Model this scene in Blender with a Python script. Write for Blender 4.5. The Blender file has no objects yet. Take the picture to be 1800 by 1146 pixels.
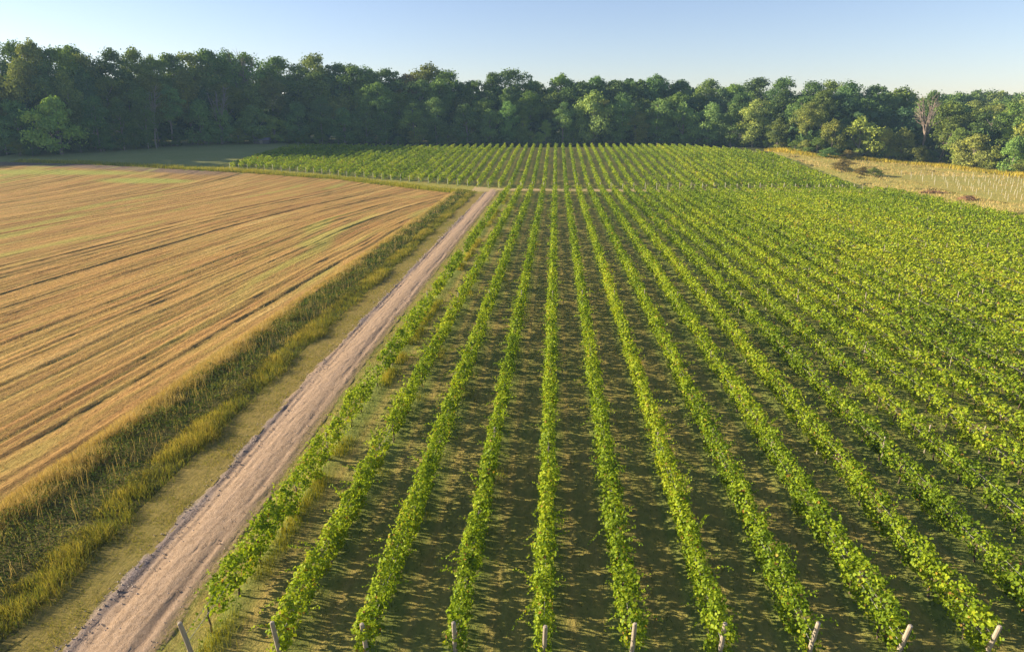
import bpy, math, random
import numpy as np

# ------------------------------------------------------------------ camera, sky, sun, exposure
S = bpy.context.scene
PITCH = math.atan(360 / 1200)
YAW = math.radians(3.563)
cam_d = bpy.data.cameras.new("camera")
cam_d.lens = 24.0
cam_d.sensor_width = 36.0
cam_d.clip_start = 0.1
cam_d.clip_end = 6000
cam = bpy.data.objects.new("camera", cam_d)
S.collection.objects.link(cam)
cam.location = (0, 0, 17)
cam.rotation_euler = (math.pi / 2 - PITCH, 0, YAW)
S.camera = cam

SUN_EL = math.radians(18.0)
SUN_AZ = math.radians(-84.0)          # measured from +Y towards +X: the sun stands over the stubble field
world = bpy.data.worlds.new("World")
S.world = world
world.use_nodes = True
wn, wl = world.node_tree.nodes, world.node_tree.links
bg = wn["Background"]
sky = wn.new("ShaderNodeTexSky")
sky.sky_type = 'NISHITA'
sky.sun_disc = False
sky.sun_elevation = SUN_EL
sky.sun_rotation = SUN_AZ
sky.air_density = 1.0
sky.dust_density = .35
sky.ozone_density = 1.6
tint = wn.new("ShaderNodeMix")           # white balance of the whole sky
tint.data_type = 'RGBA'
tint.blend_type = 'MULTIPLY'
tint.inputs[0].default_value = 1.0
tint.inputs[7].default_value = (.96, .91, 1.06, 1)
wl.new(sky.outputs[0], tint.inputs[6])
wl.new(tint.outputs[2], bg.inputs[0])
bg.inputs[1].default_value = 0.068
sun_d = bpy.data.lights.new("sun", 'SUN')
sun_d.energy = 5.0
sun_d.angle = math.radians(0.6)
sun_d.color = (1.0, 0.86, 0.64)
sun = bpy.data.objects.new("sun", sun_d)
S.collection.objects.link(sun)
sun.rotation_euler = (math.pi / 2 - SUN_EL, 0, math.pi - SUN_AZ)
S.view_settings.view_transform = 'Standard'
S.view_settings.look = 'None'
S.view_settings.gamma = 1.0
S.view_settings.use_curve_mapping = False
S.view_settings.exposure = 1.4
S.render.engine = 'CYCLES'
S.cycles.use_denoising = True
S.cycles.max_bounces = 8
S.cycles.diffuse_bounces = 3
S.cycles.transmission_bounces = 4
S.cycles.volume_bounces = 0
S.cycles.volume_step_rate = 4.0

rng = np.random.default_rng(11)
random.seed(11)
COL = S.collection


# ------------------------------------------------------------------ helpers
def ss(a, b, x):
    t = np.clip((x - a) / (b - a), 0, 1)
    return t * t * (3 - 2 * t)


def terr(X, Y):
    X = np.asarray(X, float)
    Y = np.asarray(Y, float)
    z = 6.4 * ss(160, 285, Y) + 0.03 * np.maximum(0, Y - 270)
    z = z * (1 - 0.72 * ss(75, 150, X)) + 1.6 * ss(50, 150, -X) * ss(130, 220, Y)
    return z + 11 * ss(270, 430, Y) * ss(60, 200, X)


def wave(x, seed, n=5, f0=0.2, f1=2.0):
    """smooth random signal in about -1..1"""
    r = np.random.default_rng(seed)
    out = np.zeros_like(x, dtype=float)
    for i in range(n):
        f = f0 * (f1 / f0) ** (i / max(1, n - 1))
        out += np.sin(x * f * 2 * math.pi + r.uniform(0, 6.28)) * r.uniform(.5, 1) * (f0 / f) ** .35
    return out / (n * .45)


def noise2(x, y, seed, n=6, f0=0.05, f1=0.6):
    r = np.random.default_rng(seed)
    out = np.zeros(np.broadcast(x, y).shape)
    for i in range(n):
        f = f0 * (f1 / f0) ** (i / (n - 1))
        a = r.uniform(0, 6.28)
        b = r.uniform(0, 6.28)
        out += np.sin((x * math.cos(a) + y * math.sin(a)) * f * 6.28 + b + 1.3 * np.sin((x * math.cos(a + 1.7) + y * math.sin(a + 1.7)) * f * 4 + a))
    return out / (n ** .5) / 1.2


def mesh(name, V, F, attrs=None, smooth=False):
    """V (N,3), F (M,3 or 4) arrays; attrs {name: per-face or per-vertex float array}"""
    V = np.asarray(V, np.float32)
    F = np.asarray(F, np.int32)
    me = bpy.data.meshes.new(name)
    k = F.shape[1]
    me.vertices.add(len(V))
    me.vertices.foreach_set("co", V.ravel())
    me.loops.add(F.size)
    me.loops.foreach_set("vertex_index", F.ravel())
    me.polygons.add(len(F))
    me.polygons.foreach_set("loop_start", np.arange(0, F.size, k, dtype=np.int32))
    me.polygons.foreach_set("loop_total", np.full(len(F), k, np.int32))
    if smooth:
        me.polygons.foreach_set("use_smooth", np.ones(len(F), bool))
    for an, av in (attrs or {}).items():
        av = np.asarray(av, np.float32)
        dom = 'FACE' if len(av) == len(F) and len(av) != len(V) else 'POINT'
        a = me.attributes.new(an, 'FLOAT', dom)
        a.data.foreach_set("value", av)
    me.update(calc_edges=True)
    return me


def put(name, me, mat=None, parent=None, **props):
    o = bpy.data.objects.new(name, me)
    COL.objects.link(o)
    if mat is not None and me is not None and len(me.materials) == 0:
        me.materials.append(mat)
    if parent is not None:
        o.parent = parent
    for k, v in props.items():
        o[k] = v
    return o


def empty(name, loc, **props):
    o = bpy.data.objects.new(name, None)
    o.empty_display_size = .2
    COL.objects.link(o)
    o.location = loc
    for k, v in props.items():
        o[k] = v
    return o


def merge(parts):
    Vs, Fs, n = [], [], 0
    for V, F in parts:
        Vs.append(V)
        Fs.append(np.asarray(F) + n)
        n += len(V)
    return np.concatenate(Vs), np.concatenate(Fs)


def tube(P, R, n=6):
    """closed quads/tris (as quads) round polyline P with radii R"""
    P = np.asarray(P, float)
    T = np.gradient(P, axis=0)
    T /= np.linalg.norm(T, axis=1)[:, None] + 1e-9
    a = np.where(np.abs(T[:, 2:3]) > .9, np.array([[1., 0, 0]]), np.array([[0, 0, 1.]]))
    U = np.cross(T, a)
    U /= np.linalg.norm(U, axis=1)[:, None] + 1e-9
    W = np.cross(T, U)
    ang = np.linspace(0, 2 * math.pi, n, endpoint=False)
    V = P[:, None, :] + np.asarray(R, float)[:, None, None] * (np.cos(ang)[None, :, None] * U[:, None, :] + np.sin(ang)[None, :, None] * W[:, None, :])
    V = V.reshape(-1, 3)
    F = []
    m = len(P)
    for i in range(m - 1):
        for j in range(n):
            F.append((i * n + j, i * n + (j + 1) % n, (i + 1) * n + (j + 1) % n, (i + 1) * n + j))
    c = len(V)
    V = np.vstack([V, P[-1] + T[-1] * R[-1] * .25])
    for j in range(0, n):
        F.append(((m - 1) * n + j, (m - 1) * n + (j + 1) % n, c, c))
    F = np.array([f for f in F])
    return V, F


def quads_to_mesh(name, V, F, smooth=True, attrs=None):
    V = np.asarray(V)
    me = bpy.data.meshes.new(name)
    me.from_pydata([tuple(v) for v in V], [], [tuple(dict.fromkeys(map(int, f))) for f in F])
    if smooth:
        me.polygons.foreach_set("use_smooth", np.ones(len(me.polygons), bool))
    me.update()
    return me


def rot_frames(N, spin, r):
    """for normals N return in-plane axes (A along leaf, B across)"""
    N = N / (np.linalg.norm(N, axis=1)[:, None] + 1e-9)
    ref = r.normal(size=N.shape)
    A = ref - (ref * N).sum(1)[:, None] * N
    A /= np.linalg.norm(A, axis=1)[:, None] + 1e-9
    if spin is not None:      # let leaves hang: bias the leaf axis downwards
        D = np.zeros_like(N)
        D[:, 2] = -1
        D = D - (D * N).sum(1)[:, None] * N
        A = A + spin * D
        A /= np.linalg.norm(A, axis=1)[:, None] + 1e-9
    return N, A, np.cross(N, A)


def leaves_quad(P, N, size, r, spin=.6, aspect=.85):
    N, A, B = rot_frames(N, spin, r)
    s = size[:, None]
    v0 = P - A * s * .5
    v1 = P + B * s * aspect * .5 + N * s * .10
    v2 = P + A * s * .55 - N * s * .05
    v3 = P - B * s * aspect * .5 + N * s * .10
    V = np.stack([v0, v1, v2, v3], 1).reshape(-1, 3)
    b = np.arange(len(P))[:, None] * 4
    F = np.concatenate([b + np.array([[0, 1, 2]]), b + np.array([[0, 2, 3]])], 1).reshape(-1, 3)
    return V, F, 2


def leaves_lobed(P, N, size, r, spin=.6):
    N, A, B = rot_frames(N, spin, r)
    s = size[:, None]
    o = P - A * s * .45
    pts = [o,
           P + B * s * .52 - A * s * .22 + N * s * .10,
           P + B * s * .38 + A * s * .22 + N * s * .02,
           P + A * s * .56 - N * s * .10,
           P - B * s * .38 + A * s * .22 + N * s * .02,
           P - B * s * .52 - A * s * .22 + N * s * .10]
    V = np.stack(pts, 1).reshape(-1, 3)
    b = np.arange(len(P))[:, None] * 6
    F = np.concatenate([b + np.array([t]) for t in ([0, 1, 2], [0, 2, 3], [0, 3, 4], [0, 4, 5])], 1).reshape(-1, 3)
    return V, F, 4


def blades(P, h, w, lean, r, seg=1):
    """grass blades standing on P; returns V, F, faces per blade"""
    n = len(P)
    a = r.uniform(0, 2 * math.pi, n)
    side = np.stack([np.cos(a), np.sin(a), np.zeros(n)], 1)
    b = r.uniform(0, 2 * math.pi, n)
    ld = np.stack([np.cos(b), np.sin(b), np.zeros(n)], 1) * (lean * h)[:, None]
    up = np.zeros((n, 3))
    up[:, 2] = 1
    w2 = (w * .5)[:, None]
    if seg == 1:
        V = np.stack([P - side * w2, P + side * w2, P + up * h[:, None] + ld], 1).reshape(-1, 3)
        F = (np.arange(n)[:, None] * 3 + np.array([[0, 1, 2]]))
        return V, F, 1
    m = P + up * (h * .6)[:, None] + ld * .35
    V = np.stack([P - side * w2, P + side * w2, m - side * w2 * .8, m + side * w2 * .8, P + up * h[:, None] * .97 + ld], 1).reshape(-1, 3)
    bb = np.arange(n)[:, None] * 5
    F = np.concatenate([bb + np.array([t]) for t in ([0, 1, 3], [0, 3, 2], [2, 3, 4])], 1).reshape(-1, 3)
    return V, F, 3


ONES = ["", "first", "second", "third", "fourth", "fifth", "sixth", "seventh", "eighth", "ninth", "tenth", "eleventh", "twelfth", "thirteenth", "fourteenth",
        "fifteenth", "sixteenth", "seventeenth", "eighteenth", "nineteenth"]
TENS = {2: "twent", 3: "thirt", 4: "fort", 5: "fift", 6: "sixt", 7: "sevent", 8: "eight"}


def ordinal(n):
    if n < 20:
        return ONES[n]
    t = TENS[n // 10]
    return t + "ieth" if n % 10 == 0 else t + "y-" + ONES[n % 10]


# ------------------------------------------------------------------ materials
class NT:
    def __init__(self, name):
        self.m = bpy.data.materials.new(name)
        self.m.use_nodes = True
        self.t = self.m.node_tree
        self.t.nodes.clear()
        self.out = self.n("ShaderNodeOutputMaterial")

    def n(self, typ, **kw):
        x = self.t.nodes.new(typ)
        for k, v in kw.items():
            setattr(x, k, v)
        return x

    def l(self, a, b):
        self.t.links.new(a, b)

    def coord(self, scale=(1, 1, 1), rot=(0, 0, 0)):
        if not hasattr(self, "tc"):
            self.tc = self.n("ShaderNodeTexCoord")
        mp = self.n("ShaderNodeMapping")
        mp.inputs["Scale"].default_value = scale
        mp.inputs["Rotation"].default_value = rot
        self.l(self.tc.outputs["Object"], mp.inputs[0])
        return mp.outputs[0]

    def noise(self, scale, detail=4, vec=None, rough=.6, dist=0.):
        x = self.n("ShaderNodeTexNoise")
        x.inputs["Scale"].default_value = scale
        x.inputs["Detail"].default_value = detail
        x.inputs["Roughness"].default_value = rough
        x.inputs["Distortion"].default_value = dist
        self.l(vec if vec is not None else self.coord(), x.inputs["Vector"])
        return x.outputs[0]

    def ramp(self, fac, stops):
        x = self.n("ShaderNodeValToRGB")
        e = x.color_ramp.elements
        while len(e) < len(stops):
            e.new(.5)
        for i, (p, c) in enumerate(stops):
            e[i].position = p
            e[i].color = (*c, 1) if len(c) == 3 else c
        self.l(fac, x.inputs[0])
        return x.outputs[0]

    def val(self, fac, a, b, lo=0., hi=1.):
        x = self.n("ShaderNodeMapRange")
        x.inputs[1].default_value = a
        x.inputs[2].default_value = b
        x.inputs[3].default_value = lo
        x.inputs[4].default_value = hi
        self.l(fac, x.inputs[0])
        return x.outputs[0]

    def mix(self, fac, a, b, mode='MIX'):
        x = self.n("ShaderNodeMix", data_type='RGBA', blend_type=mode)
        for i, v in ((0, fac), (6, a), (7, b)):
            if isinstance(v, (int, float)):
                x.inputs[i].default_value = v
            elif isinstance(v, tuple):
                x.inputs[i].default_value = (*v, 1)
            else:
                self.l(v, x.inputs[i])
        return x.outputs[2]

    def math(self, op, a, b=None):
        x = self.n("ShaderNodeMath", operation=op)
        for i, v in ((0, a), (1, b)):
            if v is None:
                continue
            if isinstance(v, (int, float)):
                x.inputs[i].default_value = v
            else:
                self.l(v, x.inputs[i])
        return x.outputs[0]

    def attr(self, name):
        return self.n("ShaderNodeAttribute", attribute_name=name).outputs["Fac"]

    def surface(self, col, rough=.9, bump=None, strength=.5, dist=.05, spec=.15):
        b = self.n("ShaderNodeBsdfPrincipled")
        if isinstance(col, tuple):
            b.inputs["Base Color"].default_value = (*col, 1)
        else:
            self.l(col, b.inputs["Base Color"])
        b.inputs["Roughness"].default_value = rough
        b.inputs["Specular IOR Level"].default_value = spec
        if bump is not None:
            bn = self.n("ShaderNodeBump")
            bn.inputs["Strength"].default_value = strength
            bn.inputs["Distance"].default_value = dist
            self.l(bump, bn.inputs["Height"])
            self.l(bn.outputs[0], b.inputs["Normal"])
        self.l(b.outputs[0], self.out.inputs[0])
        return self.m

    def leaf(self, col, trans=.35, gloss=.04, tcol=(1.0, 1.0, .45)):
        d = self.n("ShaderNodeBsdfDiffuse")
        self.l(col, d.inputs[0])
        t = self.n("ShaderNodeBsdfTranslucent")
        tc = self.mix(1.0, col, tcol, 'MULTIPLY')
        self.l(tc, t.inputs[0])
        m = self.n("ShaderNodeMixShader")
        m.inputs[0].default_value = trans
        self.l(d.outputs[0], m.inputs[1])
        self.l(t.outputs[0], m.inputs[2])
        g = self.n("ShaderNodeBsdfGlossy")
        g.inputs["Roughness"].default_value = .45
        g.inputs[0].default_value = (.8, .85, .8, 1)
        m2 = self.n("ShaderNodeMixShader")
        m2.inputs[0].default_value = gloss
        self.l(m.outputs[0], m2.inputs[1])
        self.l(g.outputs[0], m2.inputs[2])
        self.l(m2.outputs[0], self.out.inputs[0])
        return self.m


def mat_vine():
    t = NT("vine_leaf")
    c = t.ramp(t.attr("var"), [(0.0, (.06, .115, .012)), (.35, (.19, .275, .018)), (.65, (.345, .42, .024)), (.88, (.45, .46, .03)), (.96, (.34, .19, .035)), (1.0, (.2, .10, .04))])
    return t.leaf(c, .42, .006)


def mat_tree():
    t = NT("tree_leaf")
    oi = t.n("ShaderNodeObjectInfo")
    c = t.ramp(t.attr("var"), [(0.0, (.62, .66, .75)), (.5, (1, 1, 1)), (1.0, (1.55, 1.35, .85))])
    c2 = t.mix(1.0, oi.outputs["Color"], c, 'MULTIPLY')
    return t.leaf(c2, .28, .008, (1, 1, .6))


def mat_grass(name, stops, trans=.3):
    t = NT(name)
    return t.leaf(t.ramp(t.attr("var"), stops), trans, .005, (1, .95, .5))


M = {}
M['vine'] = mat_vine()
M['tree'] = mat_tree()
M['tall_grass'] = mat_grass("tall_dry_grass", [(0, (.20, .19, .055)), (.4, (.36, .29, .085)), (.75, (.52, .38, .14)), (1, (.62, .46, .22))])
M['weed'] = mat_grass("green_weed", [(0, (.045, .085, .02)), (.45, (.09, .135, .028)), (.8, (.19, .21, .04)), (1, (.36, .30, .08))])
M['low_grass'] = mat_grass("low_grass", [(0, (.09, .13, .025)), (.4, (.23, .23, .04)), (.8, (.42, .34, .07)), (1, (.55, .41, .12))], .45)
M['row_grass'] = mat_grass("row_grass", [(0, (.06, .09, .022)), (.5, (.12, .14, .035)), (.8, (.21, .19, .05)), (1, (.32, .24, .08))])
M['stubble_stalk'] = mat_grass("stubble_stalk", [(0, (.30, .21, .06)), (.5, (.58, .38, .14)), (.9, (.72, .50, .22)), (1, (.30, .30, .07))], .15)
M['goldenrod'] = mat_grass("goldenrod", [(0, (.13, .16, .03)), (.4, (.32, .29, .04)), (.8, (.58, .42, .035)), (1, (.62, .5, .08))])
M['yellow_weed'] = mat_grass("yellow_weed", [(0, (.12, .16, .02)), (.4, (.32, .32, .03)), (1, (.5, .40, .06))])

t = NT("bark")
M['bark'] = t.surface(t.ramp(t.noise(3., 5, t.coord((4, 4, .6))), [(.3, (.12, .10, .08)), (.7, (.34, .29, .24))]), .95)
t = NT("bare_wood")
M['bare'] = t.surface(t.ramp(t.noise(2., 5, t.coord((3, 3, .5))), [(.3, (.15, .115, .09)), (.7, (.30, .235, .19))]), .9)
t = NT("post_wood")
v = t.noise(6., 6, t.coord((6, 6, .6)), .7)
M['post'] = t.surface(t.mix(t.val(t.noise(25, 4, t.coord((2, 2, .3))), .35, .75), t.ramp(v, [(.25, (.20, .17, .13)), (.55, (.42, .35, .26)), (.8, (.55, .47, .36))]), (.30, .25, .19)), .9, v, .6, .02)
t = NT("stake_pale")
M['stake'] = t.surface(t.ramp(t.noise(4, 3), [(.3, (.42, .38, .28)), (.7, (.62, .57, .44))]), .8)
t = NT("wire_metal")
M['wire'] = t.surface(t.ramp(t.noise(2, 2), [(.3, (.28, .27, .25)), (.7, (.42, .40, .37))]), .5)
t = NT("vine_bark")
M['vine_bark'] = t.surface(t.ramp(t.noise(9, 4), [(.3, (.07, .05, .035)), (.7, (.17, .13, .09))]), .95)
t = NT("shed_metal")
M['shed_roof'] = t.surface(t.ramp(t.noise(3, 3), [(.3, (.16, .14, .20)), (.7, (.24, .20, .27))]), .6)
t = NT("shed_board")
M['shed_wall'] = t.surface(t.ramp(t.noise(5, 4, t.coord((6, 6, .4))), [(.3, (.07, .06, .06)), (.7, (.14, .12, .11))]), .9)


def mat_stubble():
    t = NT("stubble")
    lane = t.n("ShaderNodeCombineXYZ")
    t.l(t.attr("lane"), lane.inputs[0])
    sep = t.n("ShaderNodeSeparateXYZ")
    t.l(t.coord(), sep.inputs[0])
    t.l(t.math('MULTIPLY', sep.outputs[1], .035), lane.inputs[1])
    st = t.noise(.38, 5, lane.outputs[0], .65)
    st2 = t.noise(1.9, 4, lane.outputs[0], .6)
    fine = t.noise(4.0, 6, t.coord((1, .45, 1)), .75)
    big = t.noise(.035, 3)
    c = t.ramp(st, [(.30, (.25, .115, .045)), (.43, (.42, .225, .075)), (.57, (.54, .32, .10)), (.72, (.62, .43, .15))])
    c = t.mix(t.val(st2, .46, .70, 0, .7), c, (.33, .255, .06))
    c = t.mix(t.val(big, .55, .72, 0, .55), c, (.42, .34, .09))
    c = t.mix(t.val(fine, .30, .60, .7, 0), c, (.22, .125, .05))
    c = t.mix(t.val(t.noise(.6, 6, t.coord((1, .3, 1)), .7), .52, .72, 0, .5), c, (.30, .26, .06))
    c = t.mix(t.val(fine, .58, .80, 0, .6), c, (.64, .43, .19))
    c = t.mix(t.attr("rut"), c, t.mix(t.val(fine, .4, .65), (.10, .075, .03), (.17, .165, .04)))
    c = t.mix(t.attr("soil"), c, t.mix(t.val(fine, .4, .65), (.17, .115, .085), (.25, .18, .12)))
    c = t.mix(t.attr("sprout"), c, t.mix(t.val(fine, .4, .65), (.27, .31, .06), (.42, .40, .09)))
    return t.surface(c, .95, t.math('ADD', fine, t.math('MULTIPLY', st2, .8)), .9, .22, .05)


def mat_track():
    t = NT("sandy_track")
    fine = t.noise(7.0, 8, t.coord((1, .85, 1)), .75)
    peb = t.noise(22., 4)
    long = t.noise(1.1, 5, t.coord((1, .06, 1)), .65, .6)
    c = t.ramp(fine, [(.28, (.21, .135, .08)), (.45, (.38, .26, .16)), (.7, (.52, .37, .245))])
    c = t.mix(t.val(long, .45, .66, 0, .25), c, (.42, .30, .215))
    g = t.mix(t.val(peb, .4, .62), (.16, .125, .105), (.37, .30, .26))
    c = t.mix(t.attr("gravel"), c, g)
    c = t.mix(t.attr("rut"), c, (.15, .11, .085))
    c = t.mix(t.math('MULTIPLY', t.attr("edge"), t.val(fine, .38, .55)), c, t.mix(t.val(peb, .4, .6), (.13, .12, .04), (.25, .19, .06)))
    return t.surface(c, .95, t.math('ADD', fine, t.math('MULTIPLY', peb, .5)), .7, .05, .05)


def mat_floor():
    """mown floor of the vineyard: dry thatch in the wheelings, greener sward along the vines"""
    t = NT("vineyard_floor")
    fine = t.noise(3.5, 6, t.coord((1, .5, 1)), .75)
    fine2 = t.noise(14., 4)
    big = t.noise(.12, 4)
    wheel = t.attr("wheel")
    green = t.mix(t.val(fine, .35, .65), (.13, .165, .038), (.24, .255, .06))
    dry = t.mix(t.val(fine, .35, .65), (.28, .20, .065), (.44, .315, .095))
    f = t.math('ADD', t.math('MULTIPLY', wheel, .65), t.val(big, .35, .65, -.2, .2))
    f = t.math('ADD', f, t.val(fine2, .35, .65, -.12, .12))
    c = t.mix(f, green, dry)
    return t.surface(c, .95, t.math('ADD', fine, t.math('MULTIPLY', fine2, .4)), .8, .12, .04)


def mat_turf(name, a, b, c3, sc=1., bump=.12, stretch=1.):
    t = NT(name)
    fine = t.noise(3.2 * sc, 6, t.coord((1, stretch, 1)), .75)
    big = t.noise(.09, 5, t.coord((1, stretch, 1)))
    c = t.mix(t.val(fine, .3, .68), a, b)
    c = t.mix(t.val(big, .45, .68, 0, .7), c, c3)
    return t.surface(c, .95, fine, .8, bump, .04)


M['stubble'] = mat_stubble()
M['track'] = mat_track()
M['floor'] = mat_floor()
M['mown'] = mat_turf("mown_strip", (.15, .12, .035), (.34, .245, .075), (.20, .175, .045), 1.6, .06, .35)
M['verge'] = mat_turf("verge_soil", (.05, .06, .018), (.15, .12, .04), (.10, .09, .03))
M['lawn'] = mat_turf("lawn", (.19, .20, .065), (.29, .28, .09), (.29, .27, .095), .6, .05)
M['meadow'] = mat_turf("meadow", (.33, .29, .075), (.51, .43, .125), (.37, .37, .075), .5, .15, .5)
M['lane'] = mat_turf("lane", (.34, .25, .11), (.52, .38, .19), (.30, .27, .09), 1., .06, .5)
M['ground'] = mat_turf("ground", (.05, .06, .02), (.10, .10, .035), (.08, .085, .03), .3, .1)
M['young'] = mat_turf("young_plot", (.26, .25, .06), (.42, .36, .09), (.40, .30, .08), .7, .1)
M['headland'] = mat_turf("headland", (.20, .19, .04), (.36, .31, .07), (.28, .26, .055), 1., .08, .6)
t = NT("gravel_stone")
M['gravel'] = t.surface(t.ramp(t.noise(3., 2), [(.35, (.16, .12, .10)), (.65, (.44, .36, .30))]), .9)


# ------------------------------------------------------------------ the setting
FIELD_FAR = ([-230, -180, -149, -117, -89, -62, -40, -27, -24], [220, 216.5, 212, 206, 201.5, 194, 179.5, 170, 168])
FAR_NEAR = ([-130, -92, -80, -53, -42, -14, 100], [211, 209, 206.5, 195, 190.5, 177.5, 177.5])
FAR_FAR = ([-130, -110, -84, 0, 50, 66, 80], [262, 266, 274, 282, 283, 268, 238])
EDGE = [(-206.8, 234.5), (-194.4, 234.8), (-178.7, 230.5), (-170.1, 238.7), (-154.3, 254.2), (-145.1, 270.2), (-117.7, 287.8), (-66.4, 294.1), (-6.5, 296.0),
        (52.7, 297.9), (82.1, 286.6), (94.8, 259.9), (118.6, 259.1), (135.3, 256.7), (140.2, 241.2), (146.0, 227.1), (148.2, 215.3)]
ROW0, STEP = -11.55, 2.86


def drift(Y):
    return np.interp(Y, [8, 18, 46, 160], [1.0, .72, 0, -.5])


def warp(X, Y):
    """the track swings towards the first vine row near the camera"""
    return X + drift(Y) * ss(-24.6, -20.5, X) * ss(-11.2, -13.0, X)


def sheet(name, X, Y, off, mat, attrs=None, dz=0., keep=None, **props):
    nv, nu = X.shape
    Z = terr(X, Y) + off + dz
    V = np.stack([X, Y, Z], -1).reshape(-1, 3)
    i = np.arange(nv - 1)[:, None] * nu + np.arange(nu - 1)[None, :]
    F = np.stack([i, i + 1, i + nu + 1, i + nu], -1).reshape(-1, 4)
    if keep is not None:
        k = keep.reshape(-1)
        F = F[k[F].any(1)]
    me = mesh(name, V, F, {a: np.asarray(b, float).reshape(-1) for a, b in (attrs or {}).items()}, smooth=True)
    return put(name, me, mat, kind="structure", **props)


def grid(xs, ys):
    return np.meshgrid(np.asarray(xs, float), np.asarray(ys, float))


def seq(*pieces):
    out = []
    for a, b, s in pieces:
        out.append(np.arange(a, b, s))
    return np.concatenate(out + [[pieces[-1][1]]])


X, Y = grid(seq((-3000, -400, 200), (-400, -220, 20), (-220, 220, 4), (220, 400, 20), (400, 3000, 200)), seq((-200, 0, 20), (0, 450, 4), (450, 700, 50), (700, 4000, 300)))
sheet("ground", X, Y, -.10, M['ground'], label="dark rough ground under the fields and the wood")

# stubble field: the grid follows the combine's lanes so that the ruts are real grooves
cs = seq((-225, -110, .6), (-110, -70, .34), (-70, -23.4, .17))
vs = np.concatenate([np.linspace(0, .45, 70), np.linspace(.45, 1, 60)[1:]])
C, Vv = np.meshgrid(cs, vs)
Ynom = -6 + Vv * (np.interp(C + 6, *FIELD_FAR) + 6)
bend = np.where(Ynom > 105, 9 * ((Ynom - 105) / 65) ** 2, 0) * ss(-120, -30, C)
X = C + .042 * (Ynom - 30) + bend + .25 * wave(Ynom, 5, 4, .01, .06)
Xc = np.minimum(X, -24.6 + .35 * wave(Ynom, 8, 5, .02, .4))
rr = np.random.default_rng(3)
rut = np.zeros_like(C)
dz = np.zeros_like(C)
c0 = -25.4
centres = []
while c0 > -220:
    centres.append(c0)
    c0 -= rr.choice([.55, 1.1, 1.9, 1.9, 3.4, 5.2], p=[.22, .28, .28, .14, .06, .02])
tram = [c + o for c in np.arange(-29.5, -215, -7.3) + rr.uniform(-1.2, 1.2, 26) for o in (-.95, .95)]
for k, c in enumerate(centres + tram):
    main = k >= len(centres)
    w = rr.uniform(.16, .34)
    depth = rr.uniform(.03, .075) * (1.35 if k % 5 == 0 else .9)
    if main:
        w, depth = rr.uniform(.26, .38), rr.uniform(.055, .085)
    path = c + .12 * wave(Ynom, 100 + k, 3, .01, .05)
    env = np.clip(.68 + .45 * wave(Ynom, 200 + k, 4, .008, .07), .15, 1)
    ww = np.maximum(w, .22 + .25 * ss(-60, -130, C))
    g = np.exp(-((C - path) / ww) ** 2) * env
    sh = np.exp(-((C - path - 2 * ww) / ww) ** 2) + np.exp(-((C - path + 2 * ww) / ww) ** 2)
    dz += -depth * g + depth * .45 * sh * env
    rut = np.maximum(rut, g * (rr.uniform(.8, 1.1) if main else rr.uniform(.3, .75)))
dz += .018 * np.sin(C * 2 * math.pi / .78) + .03 * noise2(C * 3, Ynom * .6, 4) + .012 * rr.normal(size=C.shape)
soil = ss(9, 5, np.interp(Xc, *FIELD_FAR) - Ynom) * ss(-85, -110, Xc)
spr = np.maximum(ss(1.15, .6, np.hypot((Xc + 150) / 34, (Ynom - 196) / 5)), ss(1.15, .6, np.hypot((Xc + 112) / 15, (Ynom - 184) / 5)))
spr = np.maximum(spr, ss(.55, 1.2, noise2(C * .4, Ynom * .07, 31)) * .6) * .8
sheet("stubble_field", Xc, Ynom, 0, M['stubble'], {"lane": C, "rut": np.clip(rut * .9, 0, 1), "soil": soil * .9, "sprout": spr}, dz, keep=(X <= Xc + 1e-4),
      label="harvested straw-coloured stubble field striped with wheel ruts")

# verge, mown strip, sandy track
ys = seq((-6, 60, .5), (60, 174, 1.))
X, Y = grid(np.linspace(-25.6, -18.6, 24), ys)
sheet("verge", warp(X, Y), Y, -.03, M['verge'], dz=.05 * noise2(X * 4, Y * 4, 9), label="weedy verge between the stubble field and the dirt track")
X, Y = grid(np.linspace(-19.2, -16.8, 16), ys)
sheet("mown_strip", warp(X, Y), Y, .015, M['mown'], dz=.02 * noise2(X * 5, Y * 3, 12), label="olive mown grass strip beside the sandy track")
xs = np.linspace(-17.75, -13.4, 58)
X, Y = grid(xs, seq((-6, 70, .35), (70, 176, .8)))
wob = .16 * wave(Y, 21, 5, .015, .2)
rl = np.exp(-((X + 16.55 - wob) / .16) ** 2) + .55 * np.exp(-((X + 16.15 - wob) / .10) ** 2)
rrr = np.exp(-((X + 14.5 - wob) / .17) ** 2)
envl = np.clip(.6 + .7 * wave(Y, 22, 5, .03, .5), 0, 1)
envr = np.clip(.55 + .7 * wave(Y, 23, 5, .03, .5), 0, 1)
dz = -.06 * rl * envl - .042 * rrr * envr + .05 * np.exp(-((X + 15.3) / .7) ** 2) + .008 * noise2(X * 9, Y * 9, 24) + .008 * rr.normal(size=X.shape)
edge = np.maximum(ss(-16.75, -17.15, X + .25 * wave(Y, 25, 6, .05, .9)), ss(-14.3, -13.85, X + .2 * wave(Y, 26, 6, .05, .9)))
grav = ss(-16.2, -16.7, X + .2 * wave(Y, 27, 5, .05, .6)) * np.clip(.6 + .6 * wave(Y, 28, 4, .02, .2), 0, 1)
dz = dz - .04 * edge - .12 * ss(-13.7, -13.4, X) - .12 * ss(-17.2, -17.7, X)
sheet("dirt_track", warp(X, Y), Y, .035, M['track'], {"rut": np.clip(rl * envl * .7 + rrr * envr * .6, 0, 1), "edge": edge, "gravel": grav}, dz,
      label="pale sandy dirt track with wheel ruts along the vineyard")


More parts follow.
